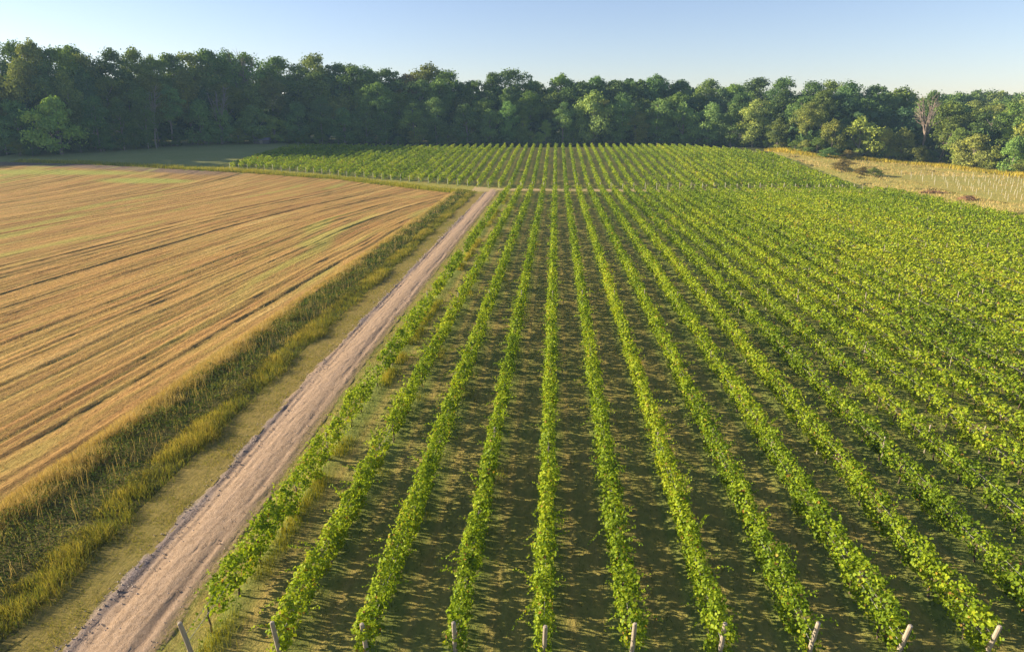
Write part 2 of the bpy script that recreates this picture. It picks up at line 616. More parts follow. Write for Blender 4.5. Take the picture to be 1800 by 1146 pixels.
def floor_attr(X, Y):
    u = ((X - ROW0) / STEP) % 1.0
    wh = np.exp(-((u - .34) / .11) ** 2) + np.exp(-((u - .68) / .11) ** 2) + .35 * np.exp(-((u - .5) / .1) ** 2)
    dz = -.035 * wh + .05 * np.exp(-(np.minimum(u, 1 - u) / .12) ** 2) + .03 * noise2(X * 4, Y * 2, 41)
    return wh, dz


X, Y = grid(np.arange(-13.75, 85, .3575), seq((-6, 60, .8), (60, 175, 2.5)))
wh, dz = floor_attr(X, Y)
sheet("vineyard_floor", warp(X, Y), Y, 0, M['floor'], {"wheel": wh}, dz, label="mown grass floor of the near vineyard block")
xs = np.arange(-106, 80, .3575)
X, V2 = grid(xs, np.linspace(0, 1, 40))
Y = np.interp(X, *FAR_NEAR) - 1 + V2 * (np.interp(X, *FAR_FAR) + 2 - np.interp(X, *FAR_NEAR))
wh, dz = floor_attr(X, Y)
sheet("vineyard_floor", X, Y, .02, M['floor'], {"wheel": wh}, dz, label="mown grass floor of the far vineyard block")
X, V2 = grid(np.linspace(-100, -18, 90), np.linspace(0, 1, 8))
Y0 = np.interp(X, *FIELD_FAR) - .5
Y = Y0 + V2 * (np.interp(X, *FAR_NEAR) + .5 - Y0)
sheet("headland", X, Y, .03, M['headland'], label="weedy yellow-green headland between the stubble and the far vines")
X, V2 = grid(np.linspace(-21, 84, 110), np.linspace(0, 1, 8))
Y0 = np.where(X > -15, 173.5, np.interp(X, *FIELD_FAR) - .5)
Y0 = np.where((X > -27) & (X <= -15), 171.0, Y0)
Y = Y0 + V2 * (np.interp(X, *FAR_NEAR) + .5 - Y0)
sheet("grass_lane", X, Y, .045, M['lane'], label="pale dry grass lane crossing between the two vineyard blocks")
X, Y = grid(np.arange(-190, -90, 3.), np.arange(200, 310, 3.))
sheet("lawn", X, Y, -.03, M['lawn'], keep=(Y > np.interp(X, *FIELD_FAR) + 1), label="shaded green lawn between the wood and the far vines")
X, Y = grid(np.arange(79, 190, 2.5), np.arange(60, 275, 2.5))
sheet("meadow", X, Y, -.03, M['meadow'], dz=.12 * noise2(X, Y, 51), label="golden dry meadow between the vineyard and the wood")
X, Y = grid(np.arange(97, 170, 2.), np.arange(148, 214, 2.))
sheet("young_plot", X, Y, .12, M['young'], dz=.05 * noise2(X, Y, 52), label="pale green plot of staked young vines")


# ------------------------------------------------------------------ vine rows
def row_foliage(x, y0, y1, seed, far=False, sparse=0.):
    r = np.random.default_rng(seed)
    Vs, Fs, Av = [], [], []
    n = 0
    seg = 3.0
    ys = np.arange(y0, y1, seg)
    hue = r.normal(0, .06) + (.06 * ss(0, 55, x) if not far else .0)
    P_all = {0: [], 1: []}
    rowk, rowt = r.uniform(.9, 1.14), r.normal()
    for ya in ys:
        yb = min(ya + seg, y1)
        yc = .5 * (ya + yb)
        dist = math.hypot(x, yc)
        if far:
            dens, size = 32., .39
        else:
            dens = float(np.clip(490 * (28. / dist) ** 1.42, 44, 490))
            size = float(np.clip(.112 * (dist / 26.) ** .62, .105, .33))
            if abs(x + .06 * yc) > .74 * yc + 9:
                dens *= .22
                size *= 1.7
        m = int(dens * (yb - ya))
        # leaves sit on many small clumps round the fruiting wire, so the hedge is lumpy with dark gaps
        nc = max(4, int((yb - ya) * (10 if not far else 5)))
        cy = r.uniform(ya, yb, nc)

        def shape(y):
            vig = .5 + .62 * np.clip(wave(y, seed * 7 + 1, 6, .12, .95), -1, 1)
            weak = np.clip(wave(y, seed * 7 + 5, 5, .04, .45) + 1.3 - sparse * 1.25, 0, .35) / .35
            hw = (.215 + .14 * vig) * rowk * (.55 + .45 * weak)
            top = 1.66 + (.20 * vig + .06 * rowt) * weak - .25 * (1 - weak)
            bot = .36 + .18 * wave(y, seed * 7 + 3, 6, .1, 1.0)
            return vig, weak, hw, top, bot, .07 * wave(y, seed * 7 + 4, 4, .05, .5)
        vig, weak, hw, top, bot, sway = shape(cy)
        th = r.uniform(0, 2 * math.pi, nc)
        rad = .35 + .65 * np.sqrt(r.uniform(0, 1, nc))
        cx = np.cos(th) * rad * hw + sway
        cz = .5 * (top + bot) + np.sin(th) * rad * .5 * (top - bot)
        cr = r.uniform(.09, .27, nc) * (.75 + .45 * vig) * (1.25 if far else 1.)
        wgt = cr ** 2 * np.clip(weak, .03, 1)
        m = int(m * (.25 + .75 * weak.mean()))
        mc = int(m * (.66 if dist < 35 else .78))
        ci = r.choice(nc, mc, p=wgt / wgt.sum())
        d = r.normal(size=(mc, 3))
        d /= np.linalg.norm(d, axis=1)[:, None]
        P = np.stack([cx[ci], cy[ci], cz[ci]], 1) + d * (cr[ci] * (.6 + .45 * np.sqrt(r.uniform(0, 1, mc))))[:, None] * np.array([1, 1.35, 1])
        # and a continuous hedge between the clumps
        mu = m - mc
        y2 = r.uniform(ya, yb, mu)
        v2, w2, hw2, t2, b2, s2 = shape(y2)
        y2 = y2[w2 > r.uniform(0, .6, mu)]
        v2, w2, hw2, t2, b2, s2 = shape(y2)
        mu = len(y2)
        th2 = r.uniform(0, 2 * math.pi, mu)
        ra2 = (.6 + .45 * np.sqrt(r.uniform(0, 1, mu))) * (1 + .16 * r.normal(size=mu))
        d2 = np.stack([np.cos(th2), .5 * r.normal(size=mu), np.sin(th2) * .8], 1)
        P2 = np.stack([np.cos(th2) * ra2 * hw2 * 1.12 + s2, y2, .5 * (t2 + b2) + np.sin(th2) * ra2 * .5 * (t2 - b2)], 1)
        P = np.concatenate([P, P2])
        d = np.concatenate([d, d2])
        m = len(P)
        keep = np.ones(m, bool)
        N = d + r.normal(0, .5, d.shape) + np.array([0, 0, .45])
        sz = size * r.uniform(.7, 1.3, m)
        lod = 0 if dist < 29 and not far else 1
        P_all[lod].append((P[keep], N[keep], sz[keep]))
        # shoots that stick out of the hedge
        ns = r.poisson((yb - ya) * (3.6 if dist < 60 and not far else 2.2 if not far else .35))
        for _ in range(ns):
            sy = r.uniform(ya, yb)
            if wave(np.array([sy]), seed * 7 + 5, 5, .04, .45)[0] < -1.3 + sparse * 1.25:
                continue
            ln = r.uniform(.35, 1.0) * (1.35 if r.uniform() < .18 else .75)
            sd = r.choice([-1., 1.])
            d = np.array([sd * r.uniform(.1, 1.), r.uniform(-.9, .9), r.uniform(-.15, .9)])
            d /= np.linalg.norm(d)
            k = max(3, int(ln / (size * .42)))
            tt = np.linspace(0, 1, k)
            base = np.array([sd * .26, sy, r.uniform(1.1, 1.75)])
            Q = base + d * (tt * ln)[:, None] + np.array([0, 0, -.35]) * ((tt * ln) ** 2)[:, None] + r.normal(0, size * .28, (k, 3))
            P_all[lod].append((Q, r.normal(0, 1, (k, 3)) + np.array([0, 0, .8]), size * (1.05 - .45 * tt)))
    for lod, fn in ((0, leaves_lobed), (1, leaves_quad)):
        if not P_all[lod]:
            continue
        P = np.concatenate([a for a, b, c in P_all[lod]])
        N = np.concatenate([b for a, b, c in P_all[lod]])
        s = np.concatenate([c for a, b, c in P_all[lod]])
        P[:, 2] += terr(np.full(len(P), x), P[:, 1])
        V, F, k = fn(P, N, s, r)
        var = .46 + hue + 0.14 * r.normal(size=len(P)) + .15 * wave(P[:, 1], seed * 7 + 6, 5, .03, .6)
        var += .09 * noise2(P[:, 1] + P[:, 0], P[:, 2] + .5 * P[:, 0], seed + 9, 6, .5, 2.6)
        var += .08 * noise2(P[:, 0] * 0 + x, P[:, 1], 77, 5, .006, .05)
        var = np.where(r.uniform(0, 1, len(P)) < .022, r.uniform(.9, 1, len(P)), np.clip(var, 0, .93))
        Vs.append(V)
        Fs.append(F + n)
        Av.append(np.repeat(var, k))
        n += len(V)
    V = np.concatenate(Vs)
    V[:, 0] += x
    return V, np.concatenate(Fs), np.concatenate(Av)


def post_mesh(name, h, r0, seed, n=9):
    r = np.random.default_rng(seed)
    zs = np.array([-.25, 0, .5 * h, h - .03, h])
    P = np.stack([.004 * r.normal(size=5), .004 * r.normal(size=5), zs], 1)
    V, F = tube(P, np.array([r0 * 1.06, r0 * 1.04, r0, r0 * .97, r0 * .82]), n)
    return quads_to_mesh(name, V, F, smooth=False)


END_POSTS = [post_mesh("end_post", 1.95, .075, 60 + i) for i in range(4)]
LINE_POSTS = [post_mesh("line_post", 1.92, .042, 70 + i, 7) for i in range(3)]
FAR_POSTS = [post_mesh("far_post", 1.7, .055, 80 + i, 6) for i in range(3)]
TRUNKS = []
for i in range(5):
    r = np.random.default_rng(90 + i)
    P = np.array([[0, 0, -.05], [.03 * r.normal(), .05 * r.normal(), .35], [.04 * r.normal(), .09 * r.normal(), .75], [.03 * r.normal(), .12 * r.normal(), 1.1]])
    TRUNKS.append(quads_to_mesh("vine_trunk", *tube(P, [.05, .035, .032, .026], 6)))


def ring(me, mat):
    if not len(me.materials):
        me.materials.append(mat)


for me in END_POSTS + LINE_POSTS + FAR_POSTS:
    ring(me, M['stake'] if me in FAR_POSTS else M['post'])
for me in TRUNKS:
    ring(me, M['vine_bark'])


def wire_mesh(x, y0, y1, h, rad):
    ys = np.arange(y0, y1 + 6, 6.)
    ys[-1] = y1
    P = np.stack([np.full(len(ys), 0.), ys, terr(np.full(len(ys), x), ys) + h - .02 * (np.arange(len(ys)) % 2)], 1)
    return tube(P, np.full(len(ys), rad), 4)


N_NEAR = 33
for k in range(N_NEAR):
    x = ROW0 + STEP * k
    y0 = 17.9 + .06 * x if x < 30 else 19.7
    y1 = 172.6
    z0 = float(terr(x, y0))
    if k == 0:
        lab = "sparse gappy vine row running right beside the sandy dirt track"
    elif k == N_NEAR - 1:
        lab = "outermost vine row of the near block, bordering the golden meadow"
    else:
        lab = "%s vine row counted from the dirt track in the near vineyard block" % ordinal(k + 1)
    root = empty("vine_row", (x, y0, z0), label=lab, category="vine row", group="vine rows of the near vineyard block")
    V, F, A = row_foliage(x, y0 + .1, y1, 1000 + k, sparse={0: .62, 1: .34, 2: .2}.get(k, .12 if k % 4 else .3))
    V = V - np.array([x, y0, z0])
    put("foliage", mesh("foliage", V, F, {"var": A}), M['vine'], root, kind="stuff")
    o = put("post", END_POSTS[k % 4], None, root)
    o.location = (0, .42, 0)
    o.rotation_euler = (math.radians(13 + random.uniform(-3, 3)), math.radians(random.uniform(-2, 2)), random.uniform(0, 6) * 0)
    ph = random.uniform(-1.5, 1.5)
    for j, yy in enumerate(np.arange(y0 + 14.4 + ph, y1 - 5, 14.4)):
        o = put("post", LINE_POSTS[(k + j) % 3], None, root)
        o.location = (random.uniform(-.03, .03), yy - y0, float(terr(x, yy)) - z0)
        o.rotation_euler = (random.uniform(-.03, .03), random.uniform(-.03, .03), 0)
        s = 1.08 if j == 2 else random.uniform(.80, .90)
        o.scale = (1, 1, s)
    o = put("post", END_POSTS[(k + 2) % 4], None, root)
    o.location = (0, y1 - y0 - .1, float(terr(x, y1)) - z0)
    o.rotation_euler = (math.radians(-9), 0, 0)
    for h, rad in ((.95, .009), (1.30, .006)):
        V, F = wire_mesh(x, y0 + .1, y1, h, rad)
        put("wire", quads_to_mesh("wire", V - np.array([0, y0, z0]), F), M['wire'], root)
    if x < 42:
        for j, yy in enumerate(np.arange(y0 + 1.6, 52, 2.1)):
            if abs(x + .06 * yy) > .76 * yy + 4:
                continue
            o = put("vine_trunk", TRUNKS[(k * 3 + j) % 5], None, root)
            o.location = (random.uniform(-.05, .05), yy - y0 + random.uniform(-.2, .2), 0)
            o.rotation_euler = (0, 0, random.uniform(0, 6.28))

k0 = int(math.ceil((-102 - ROW0) / STEP))
k1 = int(math.floor((77 - ROW0) / STEP))
n_far = k1 - k0 + 1
for q, k in enumerate(range(k0, k1 + 1)):
    x = ROW0 + STEP * k
    y0 = float(np.interp(x, *FAR_NEAR)) + .3
    y1 = float(np.interp(x, *FAR_FAR))
    if y1 - y0 < 8:
        continue
    z0 = float(terr(x, y0))
    if q == 0:
        lab = "short outermost vine row of the far block beside the shaded lawn"
    elif k == k1:
        lab = "last vine row of the far block, next to the golden meadow"
    else:
        lab = "%s vine row counted from the lawn in the far vineyard block" % ordinal(q + 1)
    root = empty("vine_row", (x, y0, z0), label=lab, category="vine row", group="vine rows of the far vineyard block")
    V, F, A = row_foliage(x, y0 + .2, y1, 3000 + q, far=True, sparse=.1)
    put("foliage", mesh("foliage", V - np.array([x, y0, z0]), F, {"var": A}), M['vine'], root, kind="stuff")
    for j, yy in enumerate([y0 - .1] + list(np.arange(y0 + 24, y1 - 8, 24)) + [y1 + .1]):
        o = put("post", FAR_POSTS[(q + j) % 3], None, root)
        o.location = (random.uniform(-.05, .05), yy - y0, float(terr(x, yy)) - z0)
        o.rotation_euler = (random.uniform(-.05, .05), random.uniform(-.05, .05), 0)
        o.scale = (1, 1, random.uniform(.9, 1.12))


# ------------------------------------------------------------------ ground cover
def scatter(name, X, Y, h, w, lean, var, mat, label, seg=1, cat=None, off=0., seed=0):
    r = np.random.default_rng(seed)
    X = warp(X, Y)
    P = np.stack([X, Y, terr(X, Y) + off], 1)
    V, F, k = blades(P, h, w, lean, r, seg)
    o = put(name, mesh(name, V, F, {"var": np.repeat(np.clip(var, 0, 1), k)}), mat)
    o["kind"] = "stuff"
    o["label"] = label
    if cat:
        o["category"] = cat
    return o


def strip_points(x0, x1, y0, y1, d0, dref, power, r, cap=1e9, floor_=0.):
    """random points whose density falls with distance from the camera"""
    Xs, Ys, Ds = [], [], []
    for ya in np.arange(y0, y1, 4.):
        yb = min(ya + 4., y1)
        xc = .5 * (x0 + x1)
        dist = math.hypot(xc, .5 * (ya + yb)) if x1 - x0 < 30 else .5 * (ya + yb) + 6
        dn = max(floor_, min(cap, d0 * (dref / dist) ** power))
        m = int(dn * (x1 - x0) * (yb - ya))
        Xs.append(r.uniform(x0, x1, m))
        Ys.append(r.uniform(ya, yb, m))
        Ds.append(np.full(m, dist))
    return np.concatenate(Xs), np.concatenate(Ys), np.concatenate(Ds)


r = np.random.default_rng(400)
# loose stones on the track
n_st = 2600
Y = 8 + 120 * r.uniform(0, 1, n_st) ** 2
X = np.where(r.uniform(0, 1, n_st) < .55, -16.75 + .35 * r.normal(size=n_st), r.uniform(-17, -13.9, n_st))
X = np.clip(X, -17.4, -13.8)
s = r.uniform(.015, .05, n_st) * (1 + np.maximum(0, Y - 40) / 60)
C0 = np.stack([warp(X, Y), Y, np.full(n_st, .055)], 1)
octa = np.array([[1, 0, 0], [0, 1, 0], [-1, 0, 0], [0, -1, 0], [0, 0, .7], [0, 0, -.7]], float)
V = C0[:, None, :] + octa[None] * (s[:, None, None] * r.uniform(.6, 1.3, (n_st, 6, 1)))
F = np.array([[0, 1, 4], [1, 2, 4], [2, 3, 4], [3, 0, 4], [1, 0, 5], [2, 1, 5], [3, 2, 5], [0, 3, 5]])
F = (np.arange(n_st)[:, None, None] * 6 + F[None]).reshape(-1, 3)
o = put("gravel", mesh("gravel", V.reshape(-1, 3), F), M['gravel'])
o["kind"], o["label"], o["category"] = "stuff", "loose grey stones scattered over the sandy track", "gravel"
# golden grass along the stubble
X, Y, D = strip_points(-25.6, -23.2, 8, 172, 420, 30, 1.1, r, 420, 60)
n1 = noise2(X, Y, 401, 6, .05, .5)
k = r.uniform(0, 1, len(X)) < np.clip(.62 + .5 * n1 - .5 * (X + 24.6), .04, 1)
X, Y, D, n1 = X[k], Y[k], D[k], n1[k]
hh = np.clip(.60 + .22 * n1 + .16 * r.normal(size=len(X)), .12, 1.2) * (.30 + .55 * ss(-25.6, -24.7, X))
scatter("tall_dry_grass", X, Y, hh, 0.015 * (D / 30) ** .75, np.abs(r.normal(0, .5, len(X))), .55 + .22 * n1 + .18 * r.normal(size=len(X)) - .10 * (X + 24), M['tall_grass'],
        "tall golden dry grass lining the stubble field", 2, "grass", -.05, 1)
# dark leafy weeds
X, Y, D = strip_points(-24.7, -20.3, 8, 172, 300, 30, 1.1, r, 300, 42)
n1 = noise2(X, Y, 402, 7, .06, .7)
prof = ss(-24.8, -23.6, X) * ss(-20.3, -21.6, X)
k = r.uniform(0, 1, len(X)) < np.clip(.35 + .5 * n1 + .5 * prof, .08, 1)
X, Y, D, n1, prof = X[k], Y[k], D[k], n1[k], prof[k]
lump = noise2(X, Y, 444, 6, .12, .55)
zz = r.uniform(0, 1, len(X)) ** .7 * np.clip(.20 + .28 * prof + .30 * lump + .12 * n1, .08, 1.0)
P = np.stack([warp(X, Y), Y, terr(X, Y) + zz - .03], 1)
sz = .078 * (D / 30) ** .62 * r.uniform(.6, 1.4, len(X))
V, F, kf = leaves_quad(P, r.normal(0, .8, P.shape) + np.array([-.2, 0, .7]), sz, r, .2, .55)
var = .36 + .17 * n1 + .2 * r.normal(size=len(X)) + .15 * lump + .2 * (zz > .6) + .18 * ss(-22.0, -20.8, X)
o = put("verge_weeds", mesh("verge_weeds", V, F, {"var": np.repeat(np.clip(var, 0, 1), kf)}), M['weed'])
o["kind"], o["label"], o["category"] = "stuff", "dark green leafy weeds filling the verge beside the track", "weeds"
# weed stalks with dry heads
X, Y, D = strip_points(-24.6, -21.2, 8, 172, 13, 30, .9, r, 13, 3)
hh = np.clip(.62 + .25 * r.normal(size=len(X)), .4, 1.6)
scatter("weed_stalks", X, Y, hh, .016 * (D / 30) ** .8, np.abs(r.normal(0, .35, len(X))), .55 + .25 * r.normal(size=len(X)), M['tall_grass'],
        "thin dry seed stalks rising above the verge weeds", 2, "weeds", 0, 2)
# low grass ridge next to the mown strip
X, Y, D = strip_points(-21.4, -18.7, 8, 172, 300, 28, 1.1, r, 300, 50)
n1 = noise2(X, Y, 403, 6, .06, .6)
prof = ss(-21.6, -20.4, X) * ss(-18.6, -19.5, X)
k = r.uniform(0, 1, len(X)) < np.clip(.3 + .35 * n1 + .6 * prof, .05, 1)
X, Y, D, n1, prof = X[k], Y[k], D[k], n1[k], prof[k]
hh = np.clip(.06 + .34 * prof + .18 * n1 + .08 * r.normal(size=len(X)), .05, .9)
scatter("verge_grass", X, Y, hh, .016 * (D / 28) ** .75, np.abs(r.normal(0, .55, len(X))), .40 + .20 * n1 + .2 * r.normal(size=len(X)) - .14 * (X + 20), M['low_grass'],
        "sunlit yellow-green grass ridge beside the mown strip", 2, "grass", -.02, 3)
# short mown grass, both sides of the track
Xa, Ya, Da = strip_points(-19.2, -17.1, 10, 120, 300, 28, 1.3, r, 300, 14)
Xb, Yb, Db = strip_points(-13.75, -12.2, 10, 172, 130, 28, 1.2, r, 130, 14)
X, Y, D = np.concatenate([Xa, Xb]), np.concatenate([Ya, Yb]), np.concatenate([Da, Db])
n1 = noise2(X, Y, 404, 6, .1, .9)
k = n1 > -.5 + .8 * r.normal(size=len(X))
X, Y, D, n1 = X[k], Y[k], D[k], n1[k]
scatter("mown_grass", X, Y, np.clip(.07 + .03 * n1 + .03 * r.normal(size=len(X)), .02, .2), 0.017 * (D / 28) ** .75, np.abs(r.normal(0, .6, len(X))), 0.30 + .12 * n1 + .2 * r.normal(size=len(X)),
        M['low_grass'], "short tufts of grass along both edges of the sandy track", 1, "grass", .01, 4)
# vineyard floor grass
X, Y, D = strip_points(-12.5, 34, 12, 75, 34, 24, 1.0, r, 34, 6)
k = np.abs(X + .06 * Y) < .78 * Y + 3
X, Y, D = X[k], Y[k], D[k]
u = ((X - ROW0) / STEP) % 1.0
under = np.exp(-(np.minimum(u, 1 - u) / .16) ** 2)
n1 = noise2(X, Y, 405, 6, .1, 1.)
k = r.uniform(0, 1, len(X)) < np.clip(.4 + .45 * under + .35 * n1, .05, 1)
X, Y, D, n1, under = X[k], Y[k], D[k], n1[k], under[k]
scatter("row_grass", X, Y, np.clip(.09 + .14 * under + .05 * n1 + .04 * r.normal(size=len(X)), .03, .5), .03 * (D / 24) ** .8, np.abs(r.normal(0, .5, len(X))),
        .42 + .2 * n1 + .22 * r.normal(size=len(X)) - .1 * under, M['row_grass'], "patchy dark grass growing between and under the vine rows", 1, "grass", 0, 5)
# yellow weeds at the foot of the first rows
Xs, Ys = [], []
for k in range(0, 4):
    xr = ROW0 + STEP * k
    yy = r.uniform(17, 165, 22000 if k == 0 else 6000)
    g = wave(yy, 500 + k, 5, .03, .4)
    yy = yy[(g > (.0 if k == 0 else .45)) & (r.uniform(0, 1, len(yy)) < np.clip(45 / yy, .12, 1))]
    Xs.append(xr + .30 + .26 * r.normal(size=len(yy)))
    Ys.append(yy)
X, Y = np.concatenate(Xs), np.concatenate(Ys)
n1 = noise2(X, Y, 406, 6, .1, .8)
scatter("yellow_weeds", X, Y, np.clip(.36 + .16 * n1 + .13 * r.normal(size=len(X)), .10, .9), .018 * (np.hypot(X, Y) / 25) ** .7, np.abs(r.normal(0, .35, len(X))), .5 + .25 * n1 + .2 * r.normal(size=len(X)),
        M['yellow_weed'], "tall yellow-green weeds at the foot of the first vine rows", 2, "weeds", 0, 6)
# stubble stalks
X, Y, D = strip_points(-62, -24.9, 18, 92, 30, 30, 1.25, r, 30, 4)
k = (X + .0 > -.86 * Y - 4)
X, Y, D = X[k], Y[k], D[k]
cl = X - .042 * (Y - 30)
q = (cl / .36) % 1.0
n1 = noise2(cl * .9, Y * .05, 407, 6, .1, 1.2)
k = (np.abs(q - .5) < .32)
X, Y, D, n1 = X[k], Y[k], D[k], n1[k]
scatter("stubble_stalks", X, Y, np.clip(.10 + .05 * r.normal(size=len(X)) + .03 * n1, .03, .24), .028 * (D / 30) ** .8, np.abs(r.normal(0, .5, len(X))), .5 + .2 * n1 + .2 * r.normal(size=len(X)),
        M['stubble_stalk'], "cut straw stalks left standing across the stubble field", 1, "stubble", 0, 7)


def band(n, path, w, r):
    P = np.asarray(path, float)
    L = np.r_[0, np.cumsum(np.hypot(*np.diff(P, axis=0).T))]
    s = r.uniform(0, L[-1], n)
    x = np.interp(s, L, P[:, 0])
    y = np.interp(s, L, P[:, 1])
    a = np.interp(s, .5 * (L[1:] + L[:-1]), np.unwrap(np.arctan2(*np.diff(P, axis=0).T[::-1])))
    o = r.normal(0, w * .5, n)
    return x - np.sin(a) * o, y + np.cos(a) * o, s


# weeds along the far edge of the stubble
path = [(x, float(np.interp(x, *FIELD_FAR)) + 1.5) for x in np.linspace(-175, -21, 60)]
X, Y, s = band(22000, path, 3.4, r)
n1 = wave(s, 410, 6, .01, .2)
k = Y > np.interp(X, *FIELD_FAR) - .6
scatter("headland_weeds", X[k], Y[k], np.clip(.55 + .35 * n1[k] + .2 * r.normal(size=k.sum()), .12, 1.5), np.full(k.sum(), .16), np.abs(r.normal(0, .4, k.sum())), .45 + .2 * n1[k] + .22 * r.normal(size=k.sum()),
        M['yellow_weed'], "yellow-green weeds along the far end of the stubble field", 1, "weeds", 0, 8)
# goldenrod along the wood on the meadow
path = [(84, 276), (95, 257), (118, 256), (133, 252), (138, 238), (143, 225), (146, 210)]
X, Y, s = band(15000, path, 6.5, r)
n1 = wave(s, 411, 6, .02, .3)
scatter("goldenrod", X, Y, np.clip(.9 + .3 * n1 + .25 * r.normal(size=len(X)), .2, 1.8), np.full(len(X), .22), np.abs(r.normal(0, .35, len(X))), .6 + .2 * n1 + .25 * r.normal(size=len(X)),
        M['goldenrod'], "yellow flowering goldenrod along the foot of the wood", 1, "weeds", 0, 9)
# dry meadow grass
m = 42000
X = r.uniform(80, 150, m)
Y = r.uniform(105, 270, m)
n1 = noise2(X * .6, Y * .6, 412, 6, .03, .4)
k = (X < .74 * Y + 6) & ~((X > 97) & (Y > 148) & (Y < 212) & (r.uniform(0, 1, m) < .75))
X, Y, n1 = X[k], Y[k], n1[k]
scatter("meadow_grass", X, Y, np.clip(.42 + .18 * n1 + .12 * r.normal(size=len(X)), .1, 1.), np.full(len(X), .13), np.abs(r.normal(0, .45, len(X))), .55 + .22 * n1 + .2 * r.normal(size=len(X)),
        M['tall_grass'], "dry golden grass covering the meadow beyond the vines", 1, "grass", 0, 10)


# ------------------------------------------------------------------ trees
TINT = {'d': (.11, .185, .05), 'g': (.16, .24, .05), 'o': (.19, .235, .052), 'y': (.21, .25, .05), 'r': (.19, .165, .06), 'b': (.08, .15, .055)}
WORDS = {'d': "dark green", 'g': "mid green", 'o': "olive green", 'y': "yellowing", 'r': "reddish-brown thinning", 'b': "blue-green"}
H0, W0 = 22., 12.
PROF = {'tall': (.30, [(0, .25), (.2, .75), (.5, 1), (.8, .8), (1, .15)]), 'tall2': (.36, [(0, .3), (.3, .8), (.65, 1), (.9, .6), (1, .1)]),
        'round': (.26, [(0, .3), (.3, .95), (.55, 1), (.8, .75), (1, .15)]), 'broad': (.22, [(0, .3), (.35, .85), (.65, 1), (.88, .8), (1, .3)]),
        'full': (.03, [(0, .55), (.2, .95), (.4, 1), (.7, .75), (.9, .35), (1, .06)]), 'full2': (.02, [(0, .6), (.3, .95), (.6, 1), (.85, .7), (1, .15)]),
        'spire': (.04, [(0, .7), (.15, 1), (.5, .7), (.8, .35), (1, .03)]), 'lone': (.2, [(0, .35), (.2, .9), (.45, 1), (.75, .65), (1, .08)])}


def crown_data(kind, seed, n_leaf=9000, leaf=.47, n_clump=64, H0=22., W0=12.):
    r = np.random.default_rng(seed)
    base, pr = PROF[kind]
    tt, rv = zip(*pr)
    z0, z1 = base * H0, H0
    t = r.uniform(0, 1, n_clump) ** .9
    rad = np.interp(t, tt, rv) * W0 * .5
    a = r.uniform(0, 6.283, n_clump)
    lob = 1 + .22 * np.sin(a * 2 + seed) + .14 * np.sin(a * 3 + t * 7 + seed)
    f = np.sqrt(r.uniform(.05, 1, n_clump)) * .80
    C = np.stack([np.cos(a) * rad * f * lob, np.sin(a) * rad * f * lob, z0 + (z1 - z0) * (.04 + .9 * t)], 1)
    cr = W0 * (.07 + .15 * r.uniform(0, 1, n_clump) ** 1.3) * (.55 + .55 * np.interp(t, tt, rv))
    wgt = cr ** 2
    idx = r.choice(n_clump, n_leaf, p=wgt / wgt.sum())
    d = r.normal(size=(n_leaf, 3))
    d[:, 2] = np.where(d[:, 2] < -.4, -d[:, 2] * .6, d[:, 2])
    d /= np.linalg.norm(d, axis=1)[:, None]
    rr_ = (.55 + .45 * np.sqrt(r.uniform(0, 1, n_leaf))) * (1 + .20 * r.normal(size=n_leaf))
    P = C[idx] + d * (cr[idx] * rr_)[:, None]
    N = d + r.normal(0, .55, d.shape) + np.array([0, 0, .1])
    sz = leaf * r.uniform(.6, 1.35, n_leaf)
    var = np.clip(.46 + .16 * r.normal(size=n_clump)[idx] + .15 * r.normal(size=n_leaf), 0, 1)
    return P, N, sz, var, C


def trunk_data(kind, seed, C, H0=22.):
    r = np.random.default_rng(seed + 5)
    base = PROF[kind][0]
    z = np.linspace(-.4, H0 * .82, 7)
    wob = np.cumsum(r.normal(0, .16, (7, 2)), 0)
    P = np.c_[wob - wob[1], z]
    parts = [tube(P, np.linspace(.36, .08, 7), 7)]
    order = np.argsort(C[:, 2])
    for i in order[np.linspace(2, len(C) - 4, 9).astype(int)]:
        zt = max(base * H0 * .75 + .6, C[i, 2] - r.uniform(2., 4.5))
        s = np.array([np.interp(zt, z, P[:, 0]), np.interp(zt, z, P[:, 1]), zt])
        m = s + (C[i] - s) * .5 + np.array([0, 0, -.35])
        parts.append(tube(np.array([s, m, C[i]]), [.16, .10, .04], 5))
    return merge(parts)


KINDS = {}
for kind in PROF:
    sets = [(22., 12., 2, 8200, .45, 66)]
    if kind in ('full', 'full2', 'round', 'broad', 'tall', 'tall2'):
        sets.append((12., 11., 2 if kind in ('full', 'full2') else 1, 6000, .42, 44))
    for (hh0, ww0, cnt, nl, lf, ncl) in sets:
        for j in range(cnt):
            sd = 700 + 17 * j + 3 * list(PROF).index(kind) + int(hh0)
            P, N, sz, var, C = crown_data(kind, sd, nl, lf, ncl, hh0, ww0)
            V, F, kf = leaves_quad(P, N, sz, np.random.default_rng(sd), .3, .9)
            cm = mesh("crown", V, F, {"var": np.repeat(var, kf)})
            cm.materials.append(M['tree'])
            tm = quads_to_mesh("trunk", *trunk_data(kind, sd, C, hh0))
            tm.materials.append(M['bark'])
            KINDS.setdefault(kind, []).append((cm, tm, hh0, ww0))


